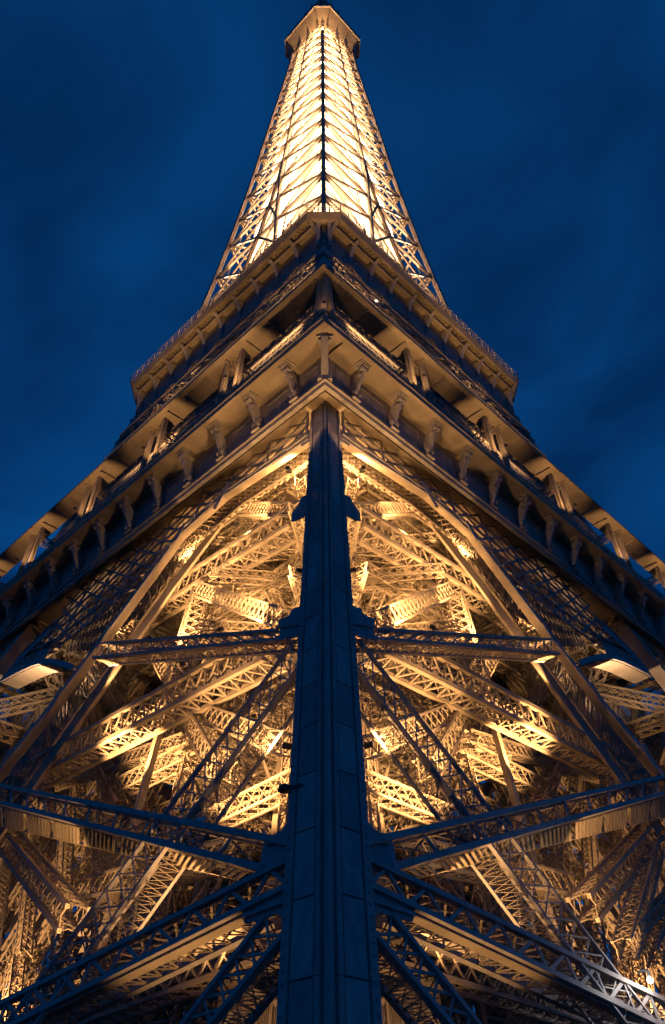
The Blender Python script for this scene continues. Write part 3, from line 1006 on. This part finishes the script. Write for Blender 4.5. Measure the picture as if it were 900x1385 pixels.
# stair core
core = empty("stair_core", tower)
for k in range(len(LEV) - 1):
    za, zb = LEV[k], LEV[k + 1]
    ca, cb = hs(za) * 0.78, hs(zb) * 0.78
    for fi in range(4):
        P = lambda s, z, c, o=0.0: far((-c + o, -c + 2 * c * s, z), fi)
        nb = 2
        if fi in (0, 1, 2, 3):
            for i in range(nb):
                for j in range(2):
                    t0, t1 = j / 2, (j + 1) / 2
                    z0, z1 = za + (zb - za) * t0 + 0.12, za + (zb - za) * t1 - 0.12
                    c0_, c1_ = ca + (cb - ca) * t0, ca + (cb - ca) * t1
                    o = 0.25 + random.uniform(0, 0.25)
                    m = MB()
                    m.prism([P(i / nb + .012, z0, c0_, o), P((i + 1) / nb - .012, z0, c0_, o), P((i + 1) / nb - .012, z1, c1_, o), P(i / nb + .012, z1, c1_, o)],
                            [P(i / nb + .012, z0, c0_, o + .1), P((i + 1) / nb - .012, z0, c0_, o + .1), P((i + 1) / nb - .012, z1, c1_, o + .1), P(i / nb + .012, z1, c1_, o + .1)])
                    m.build("core_panel", IRON, core)
        m = MB()
        for j in range(3):
            t0, t1 = j / 3, (j + 1) / 3
            z0, z1 = za + (zb - za) * t0, za + (zb - za) * t1
            c0_, c1_ = ca + (cb - ca) * t0, ca + (cb - ca) * t1
            if j == 2: m.bar(P(0, z1, c1_), P(1, z1, c1_), 0.4, 0.25)
        m.build("core_lattice", IRON, core)

# ------------------------------------------------------------------ top gallery
tg = empty("top_gallery", tower)
A3, C3, Z3 = 10.3, 3.4, 284.5
for k in range(8):
    j = (k + 1) % 8
    lo, hi = octo(7.0, 1.6, 279.2), octo(A3 - 0.4, C3, Z3)
    lo2 = octo(6.8, 1.6, 279.4); hi2 = octo(A3 - 0.6, C3, Z3 + 0.4)
    m = MB(); m.prism([lo[k], lo[j], hi[j], hi[k]], [lo2[k], lo2[j], hi2[j], hi2[k]]); sp = m.build("soffit_panel", IRON, tg)
    f0, f1 = octo(A3, C3, Z3), octo(A3 - 0.39, C3, Z3)
    m = MB(); m.prism([f0[k], f0[j], f1[j], f1[k]], [(x, y, z + 1.2) for x, y, z in (f0[k], f0[j], f1[j], f1[k])]); m.build("fascia", IRON_D, tg)
    n = max(2, round(dist(hi[k], hi[j]) / 4.5))
    for i in range(n + 1):
        p, q = lerp(lo[k], lo[j], i / n), lerp(hi[k], hi[j], i / n)
        md = lerp(p, q, 0.45); md = (md[0] * 0.97, md[1] * 0.97, md[2] - 0.3)
        m = MB(); m.bar((p[0], p[1], p[2] - 3.5), md, 0.35, 0.35); m.bar(md, q, 0.35, 0.35); m.build("bracket", IRON, tg)
    # parapet rail and posts
    r = octo(A3 - 0.1, C3, Z3 + 1.2)
    m = MB(); n = max(2, round(dist(r[k], r[j]) / 1.1))
    for i in range(n):
        s = lerp(r[k], r[j], i / n); m.bar(s, (s[0], s[1], s[2] + random.uniform(1.2, 2.6)), 0.22, 0.22, (1, 0, 0))
    m.bar((r[k][0], r[k][1], r[k][2] + 1.2), (r[j][0], r[j][1], r[j][2] + 1.2), 0.12, 0.12)
    m.build("railing", IRON, tg)
m = MB(); m.prism(octo(A3 - 0.4, C3, Z3 + 0.8), octo(A3 - 0.4, C3, Z3 + 1.1)); m.build("deck", IRON, tg)
m = MB()
for z0 in range(5):
    za, zb = Z3 + 1.1 + z0 * 4, Z3 + 1.1 + (z0 + 1) * 4
    p0, p1 = octo(6.8 - z0 * .15, 2.0, za), octo(6.65 - z0 * .15, 2.0, zb)
    for k in range(8):
        j = (k + 1) % 8
        m.bar(p0[k], p1[k], .5, .5); m.bar(p0[k], p1[j], .25, .25); m.bar(p0[j], p1[k], .25, .25); m.bar(p1[k], p1[j], .4, .4)
m.build("cage", IRON_D, tg)
m = MB(); m.prism(octo(4.4, 1.6, Z3 + 1.1), octo(4.0, 1.4, Z3 + 24.0)); m.build("cabin", IRON_D, tg)
m = MB(); m.bar((0, 0, Z3 + 24), (0, 0, Z3 + 52), 2.4, 2.4, (1, 0, 0)); m.build("mast", IRON_D, tg)
for k in range(12):
    an = k * 0.5236 + 0.2; m = MB()
    x, y = 6.2 * math.cos(an), 6.2 * math.sin(an)
    m.bar((x, y, Z3 + 19), (x * 1.03, y * 1.03, Z3 + 25 + (k % 3) * 2), 0.16, 0.16, (1, 0, 0))
    m.bar((x * .9, y * .9, Z3 + 22.2), (x * 1.08, y * 1.08, Z3 + 23.0), 0.6, 0.6); m.build("antenna", IRON_D, tg)

# ------------------------------------------------------------------ other legs under the platform
def other_leg(sx, sy):
    leg = empty("far_leg", tower)
    def Q(a, b, z):
        h = hl(z); return (sx * (h - a), sy * (h - b), z)
    W = 17.0
    for a, b in ((0, 0), (W, 0), (0, W), (W, W)):
        m = MB(); m.bar(Q(a, b, 2), Q(a, b, 56), 1.5, 1.5, (1, 0, 0)); m.build("leg_pillar", IRON, leg)
    zz = (6, 18, 31, 44, 56)
    for (a0, b0), (a1, b1) in (((0, 0), (W, 0)), ((0, 0), (0, W)), ((W, 0), (W, W)), ((0, W), (W, W))):
        for k in range(4):
            for p, q in ((Q(a0, b0, zz[k]), Q(a1, b1, zz[k + 1])), (Q(a1, b1, zz[k]), Q(a0, b0, zz[k + 1])), (Q(a0, b0, zz[k + 1]), Q(a1, b1, zz[k + 1]))):
                girder("leg_girder", p, q, 1.4, 1.4, (0.1, 0.2, 1), 1.4, 0.22, 0.12, 'x', IRON, leg, split=False)
for sx, sy in ((-1, 1), (1, -1), (1, 1)):
    other_leg(sx, sy)
# rear arches
for (fx, s) in ((0, 1), (1, 1)):
    ra = empty("rear_arch", tower)
    secs, secs2 = [], []
    for t in np.linspace(0.12, math.pi - 0.12, 25):
        u, z = 36 * math.cos(t), 14 + 36 * math.sin(t)
        h = hl(z) - 0.5
        secs.append([(u, h, z), (u, h - 2.5, z), (u * .985, h - 2.5, z - .5), (u * .985, h, z - .5)])
        secs2.append([(u * 1.08, h, z + 3.2), (u * 1.08, h - 2.0, z + 3.2), (u * 1.08, h - 2.0, z + 3.6), (u * 1.08, h, z + 3.6)])
    m = MB(); m.strip(secs); m.build("soffit_plate", IRON, ra, fx == 1)
    m = MB(); m.strip(secs2); m.build("upper_rib", IRON, ra, fx == 1)
    m = MB()
    for i in range(24):
        m.bar(secs[i][0], secs2[i + 1][0], .3, .3, (0, 1, 0)); m.bar(secs[i + 1][0], secs2[i][0], .3, .3, (0, 1, 0))
    m.build("arch_lacing", IRON, ra, fx == 1)
    for i in range(16):
        u = -34 + i * 4.4
        girder("spandrel_girder", (u, hl(50) - 1, 50), (u + 4.4, hl(56) - 1, 56), 0.8, 0.8, (0, 1, 0), 0.9, .15, .08, 'x', IRON, ra, fx == 1, split=False)

# ------------------------------------------------------------------ lamps
LAMP_ON = emit("lamp_glass", (1.0, 0.72, 0.42), 4.0)
WHITE_ON = emit("white_lamp_glass", (1.0, 0.93, 0.85), 60.0)
_h = MB()
_h.prism([(-.22, -.16, -.2), (.22, -.16, -.2), (.22, .16, -.2), (-.22, .16, -.2)], [(-.3, -.22, .12), (.3, -.22, .12), (.3, .22, .12), (-.3, .22, .12)])
HOUSING = _h.mesh("housing"); HOUSING.materials.append(DARKMETAL)
_h = MB(); _h.box(-.27, .27, -.19, .19, .121, .135); LENS = _h.mesh("lens"); LENS.materials.append(LAMP_ON)
_h = MB(); _h.bar((-.36, 0, 0), (-.36, 0, -.45), .05, .12, (0, 1, 0)); _h.bar((.36, 0, 0), (.36, 0, -.45), .05, .12, (0, 1, 0)); _h.bar((-.38, 0, -.47), (.38, 0, -.47), .12, .05)
YOKE = _h.mesh("yoke"); YOKE.materials.append(DARKMETAL)


def flood(p, aim, power, label, group, col=GOLD, cone=None, size=0.25, scale=1.0):
    """p, aim in tower coordinates"""
    P, A = Vector(world_pt(p)), Vector(world_pt(aim))
    root = empty("floodlight", None)
    root.location = P
    root.rotation_euler = (A - P).to_track_quat('Z', 'Y').to_euler()
    root.scale = (scale,) * 3
    tag(root, label, "floodlight", group)
    for nm, me in (("housing", HOUSING), ("lens", LENS), ("yoke", YOKE)):
        o = bpy.data.objects.new(nm, me); sc.collection.objects.link(o); o.parent = root
    ld = bpy.data.lights.new("floodlight_beam", 'SPOT')
    ld.energy = power; ld.color = col; ld.shadow_soft_size = size
    ld.spot_size = math.radians(cone or 160); ld.spot_blend = 0.4
    lo = bpy.data.objects.new("floodlight_beam", ld); sc.collection.objects.link(lo)
    d = (A - P).normalized()
    lo.location = P + d * 0.35 * scale
    lo.rotation_euler = (A - P).to_track_quat('-Z', 'Y').to_euler()
    return root


ORD = ("first", "second", "third", "fourth", "fifth", "sixth", "seventh", "eighth", "ninth", "tenth")
SIDE = {False: "left", True: "right"}
GI = "floodlights hidden behind the corner pillar"
for z, pw, w in ((38, 3500, "high on"),):
    for sw in (False, True):
        flood(swp(LP(3.0, 2.6, z), sw), swp(LP(16, 10, z + 8), sw), pw, "small floodlight %s the back of the corner pillar, %s side" % (w, SIDE[sw]), GI, cone=150)
GJ = "floodlights on the back of the front girders"
for a, b, z, pw, cn, da, db, dz, w in (
        (14, 3.0, 17.6, 20000, 76, -1, 8, 10, "in the middle of the deep rising girder"),
        (27, 3.0, 23.2, 26000, 76, -2, 8, 10, "near the outer end of the deep rising girder"),
        (12, 1.7, 31.5, 14000, 74, -1, 7.5, 10, "near the pillar end of the thin rising girder"),
        (22, 1.7, 36.8, 20000, 74, -2, 7.5, 10, "near the outer end of the thin rising girder"),
        (13, 1.8, 47.5, 4500, 110, -3, 12, 9, "under the frieze"),
        (9, 3.2, 8.4, 3500, 75, 5, -1.2, 8, "beside the lowest level girder, near the pillar"),
        (22, 3.4, 10.0, 4500, 75, 4, -1.2, 9, "beside the lowest level girder, away from the pillar"),
        (6, 1.5, 50.0, 4000, 150, 2, 4, 5, "behind the frieze beside the pillar"),
        (22, 1.6, 50.5, 3500, 110, 0, 5, 4, "behind the frieze at the bend of the edge beam"),
        (4.0, 1.6, 32.5, 36000, 28, 14, 4.2, 11.5, "at the middle node plate aimed along the upper lattice girder"),
        (4.0, 1.4, 17.5, 3000, 46, 16, 2.6, 11.0, "above the lower node plate aimed along the lower lattice girder"),
        (30, 1.6, 33.5, 9000, 70, -8, 3.0, 10.0, "on the edge beam aimed at the end of the upper lattice girder"),
        (9, 3.0, 3.0, 1500, 90, -1, -0.6, 6, "at the foot of the leg"),
        (33, 1.8, 45.0, 4000, 70, -3, 12, 9, "behind the frieze over the arch springing"),
        (48, 4.0, 48.0, 3000, 70, -3, 12, 9, "behind the frieze over the arch")):
    for sw in (False, True):
        flood(swp(LP(a, b, z), sw), swp(LP(a + da, b + db, z + dz), sw), pw, "floodlight %s, %s side" % (w, SIDE[sw]), GJ, cone=cn, scale=0.7)
for sw in (False, True):
    flood(swp((38, -38, 12), sw), swp((10, -10, 44), sw), 45000, "floodlight inside the %s leg shining upward" % SIDE[sw], "floodlights under the rear legs", cone=66)
    flood(swp(LP(46, 7, 9), sw), swp(LP(54, 16, 17), sw), 32000, "floodlight at the foot of the %s lift enclosure" % SIDE[sw], "floodlights at the lift enclosures", cone=82)
    flood(swp(LP(44, 3.2, 37.5), sw), swp(LP(46, 1.3, 46.0), sw), 10000, "floodlight aimed at the %s arch soffit" % SIDE[sw], "floodlights aimed at the arch soffits", PALE, cone=84, scale=0.7)
    flood(swp(LP(2.7, -1.3, 43.5), sw), swp((-37.6, -30.5, 58.5), sw), 4500, "small floodlight %s of the pillar top aimed at the gallery soffit" % SIDE[sw], "floodlights aimed at the gallery soffit", cone=66, scale=0.5)
flood((30, 30, 14), (5, 5, 52), 45000, "floodlight inside the rear leg shining upward", "floodlights under the rear legs", cone=140)

# canopy post lamps
GL = "uplights at the feet of the canopy posts"
for sw in (False, True):
    for k in range(0, 5):
        flood(swp((-40.2, -38.2 + 13.3 * k + 11.4, ZG + 1.3), sw), swp((-37.6, -38.2 + 13.3 * k + 13.3, 67.5), sw), 1400, "small uplight at the foot of the %s pair of canopy posts %s of the corner" % (ORD[k], SIDE[sw]), GL, cone=80, scale=0.5)
flood((-39.2, -39.2, ZG + 1.5), (-37.6, -37.6, 68), 160, "small uplight at the foot of the corner canopy posts", GL, cone=80, scale=0.5)
# lamps on the first floor aimed at the second gallery
GM = "floodlights above the canopy aimed at the second gallery"
for sw in (False, True):
    for k, (y_, ty, pw) in enumerate(((-27, -8, 26000), (-4, 20, 26000))):
        flood(swp((-33.4, y_, 68.6), sw), swp((-26.0, ty, 113), sw), pw, "%s floodlight %s of the corner aimed at the second gallery" % (ORD[k], SIDE[sw]), GM, cone=56)
# inside the upper legs
GN = "floodlights inside the tower between the floors"
for q, w in (((-21, -21), "near corner"), ((-22, 8), "left side"), ((8, -22), "right side")):
    flood((q[0], q[1], 90), (q[0] * .9, q[1] * .9, 112), 14000, "floodlight inside the tower below the second gallery, %s" % w, GN, cone=160)
# shaft: strip lights added behind the uprights to light the stair core evenly
GO = "fill strip lights added behind the uprights of the shaft"
STRIPS = ((114.5, 135), (135, 156), (156, 182), (182, 214), (214, 246), (246, 279))
def fill_strip_light(p, q, face, power, label):
    P, Q = Vector(p), Vector(q)
    mid, ax = (P + Q) / 2, (Q - P)
    L = ax.length; ax.normalize()
    n = Vector(face); n = (n - ax * n.dot(ax)).normalized()
    root = empty("fill_strip_light", None, mid)
    tag(root, label, "strip light", GO)
    mm = MB(); mm.bar(tuple(-ax * L / 2), tuple(ax * L / 2), 0.3, 0.2, tuple(n)); mm.build("housing", DARKMETAL, root)  # dark housing bar made to go with the added fill light
    ld = bpy.data.lights.new("fill_strip_glow", 'AREA'); ld.shape = 'RECTANGLE'; ld.size = 0.3; ld.size_y = L
    ld.energy = power; ld.color = PALE
    lo = bpy.data.objects.new("fill_strip_glow", ld); sc.collection.objects.link(lo)
    z_ = -n; y_ = ax; x_ = y_.cross(z_)
    lo.matrix_world = Matrix.Translation(mid + n * 0.2) @ Matrix((x_, y_, z_)).transposed().to_4x4()
for i, (z0, z1) in enumerate(STRIPS):
    pw = 1020 * (z1 - z0) * (0.75 + 0.05 * i)
    h0_, h1_ = hs(z0) - 1.0, hs(z1) - 1.0
    fill_strip_light((-h0_, -h0_, z0), (-h1_, -h1_, z1), (1, 1, 0), pw, "%s added fill strip from below behind the near corner of the shaft" % ORD[i])
    for sw in (False, True):
        fill_strip_light(swp((-h0_, 0.0, z0), sw), swp((-h1_, 0.0, z1), sw), swp((1, 0, 0), sw), pw * 0.8, "%s added fill strip from below in the middle of the %s shaft face" % (ORD[i], SIDE[sw]))
        fill_strip_light(swp((-h0_ * .98, h0_ * .9, z0), sw), swp((-h1_ * .98, h1_ * .9, z1), sw), swp((1, -1, 0), sw), pw * 0.7, "%s added fill strip from below at the outer corner of the %s shaft face" % (ORD[i], SIDE[sw]))
flood((-8.4, -8.4, 268), (-9, -9, 286), 22000, "floodlight below the near corner of the top gallery", None, GOLD, cone=150)

# the bright white lamp at the lower right
wp_ = FP(441 - (867 - 441), 1332, 0.0)
wp_ = swp(tuple(np.add(wp_, (-0.35, 0, 0))), True)
root = empty("white_lamp", None); root.location = world_pt(wp_)
tag(root, "glaring round white lamp low on the right", "lamp")
bm_ring = []
mm = MB()
R = 0.13
for j in range(7):
    t = -math.pi / 2 + math.pi * (j + 0.02) / 6.04
    bm_ring.append([(R * math.cos(t) * math.cos(u * math.pi / 6), R * math.cos(t) * math.sin(u * math.pi / 6), R * math.sin(t)) for u in range(12)])
mm.strip(bm_ring); mm.build("bulb", WHITE_ON, root)
mm = MB(); mm.bar((0, 0, .17), (0, 0, .42), .12, .12, (1, 0, 0)); mm.bar((0, 0, .4), (0, .5, .4), .1, .1); mm.build("lamp_arm", DARKMETAL, root)
ld = bpy.data.lights.new("white_glow", 'POINT'); ld.energy = 250; ld.color = (1, .9, .82); ld.shadow_soft_size = 0.2
lo = bpy.data.objects.new("white_glow", ld); sc.collection.objects.link(lo)
lo.location = Vector(world_pt(wp_)) + Vector((-0.8, -0.8, 0.3))

# lattice beside the white lamp
def RP(x, y, b):
    return swp(FP(882 - x, y, b), True)
for (x0, y0, x1, y1, b, w) in ((842, 1290, 884, 1150, 3.0, 1.0), (880, 1300, 930, 1150, 3.4, 0.9), (850, 1270, 905, 1215, 3.0, 0.6), (848, 1215, 910, 1260, 3.6, 0.6)):
    girder("lattice_girder", RP(x0, y0, b), RP(x1, y1, b), w, w, (0, 0, 1), 0.8, 0.14, 0.08, 'x', IRON, tower)

# railing of the stair at the foot of the leg
for sw in (False, True):
    rail = empty("stair_railing", tower)
    t0, t1, b0, b1 = FP(300, 1318, 6), FP(384, 1362, 6), FP(292, 1372, 6), FP(380, 1420, 6)
    for nm, p, q, w in (("top_rail", t0, t1, .22), ("bottom_rail", b0, b1, .2)):
        m = MB(); m.bar(p, q, w, w); m.build(nm, IRON, rail, sw)
    for i in range(6):
        m = MB(); m.bar(lerp(t0, t1, i / 5), lerp(b0, b1, i / 5), .2, .2, (1, 0, 0)); m.build("rail_post", IRON, rail, sw)
    m = MB()
    for i in range(40):
        m.bar(lerp(t0, t1, (i + .5) / 40), lerp(b0, b1, (i + .5) / 40), .05, .05, (1, 0, 0), False)
    m.build("slats", IRON, rail, sw, "stuff")

# flood lamp on a bracket at the left of the corner pillar
bl = empty("bracket_lamp", None, FP(383, 1068, -0.2))
bl.scale = (0.7,) * 3
tag(bl, "dark unlit lamp on a bracket at the left side of the corner pillar", "lamp")
mm = MB(); ring = lambda r, z: [(r * math.cos(t * math.pi / 6), r * math.sin(t * math.pi / 6), z) for t in range(12)]
mm.strip([ring(.10, .32), ring(.34, .26), ring(.42, .05), ring(.40, -.04), ring(.3, -.05)]); mm.build("lamp_hood", DARKMETAL, bl)
mm = MB(); mm.bar((0, -.1, .1), (.3, -1.1, .1), .12, .12); mm.build("bracket_arm", DARKMETAL, bl)

# small bright lamp under the second gallery, right of the corner
a_, z_ = px(882 - 511, 407, 0, 26.2, 0.0)
sl = empty("small_lamp", None, (-26.2 + a_, -26.2, z_))
sl.scale = (0.5,) * 3
tag(sl, "small bright lamp under the second gallery right of the corner", "lamp")
mm = MB(); mm.strip([ring(.1, -.3), ring(.38, -.2), ring(.45, 0), ring(.38, .2), ring(.1, .3)]); mm.build("bulb", LAMP_ON, sl)
mm = MB(); mm.bar((0, 0, .28), (0, 1.6, .7), .14, .14); mm.build("lamp_arm", DARKMETAL, sl)
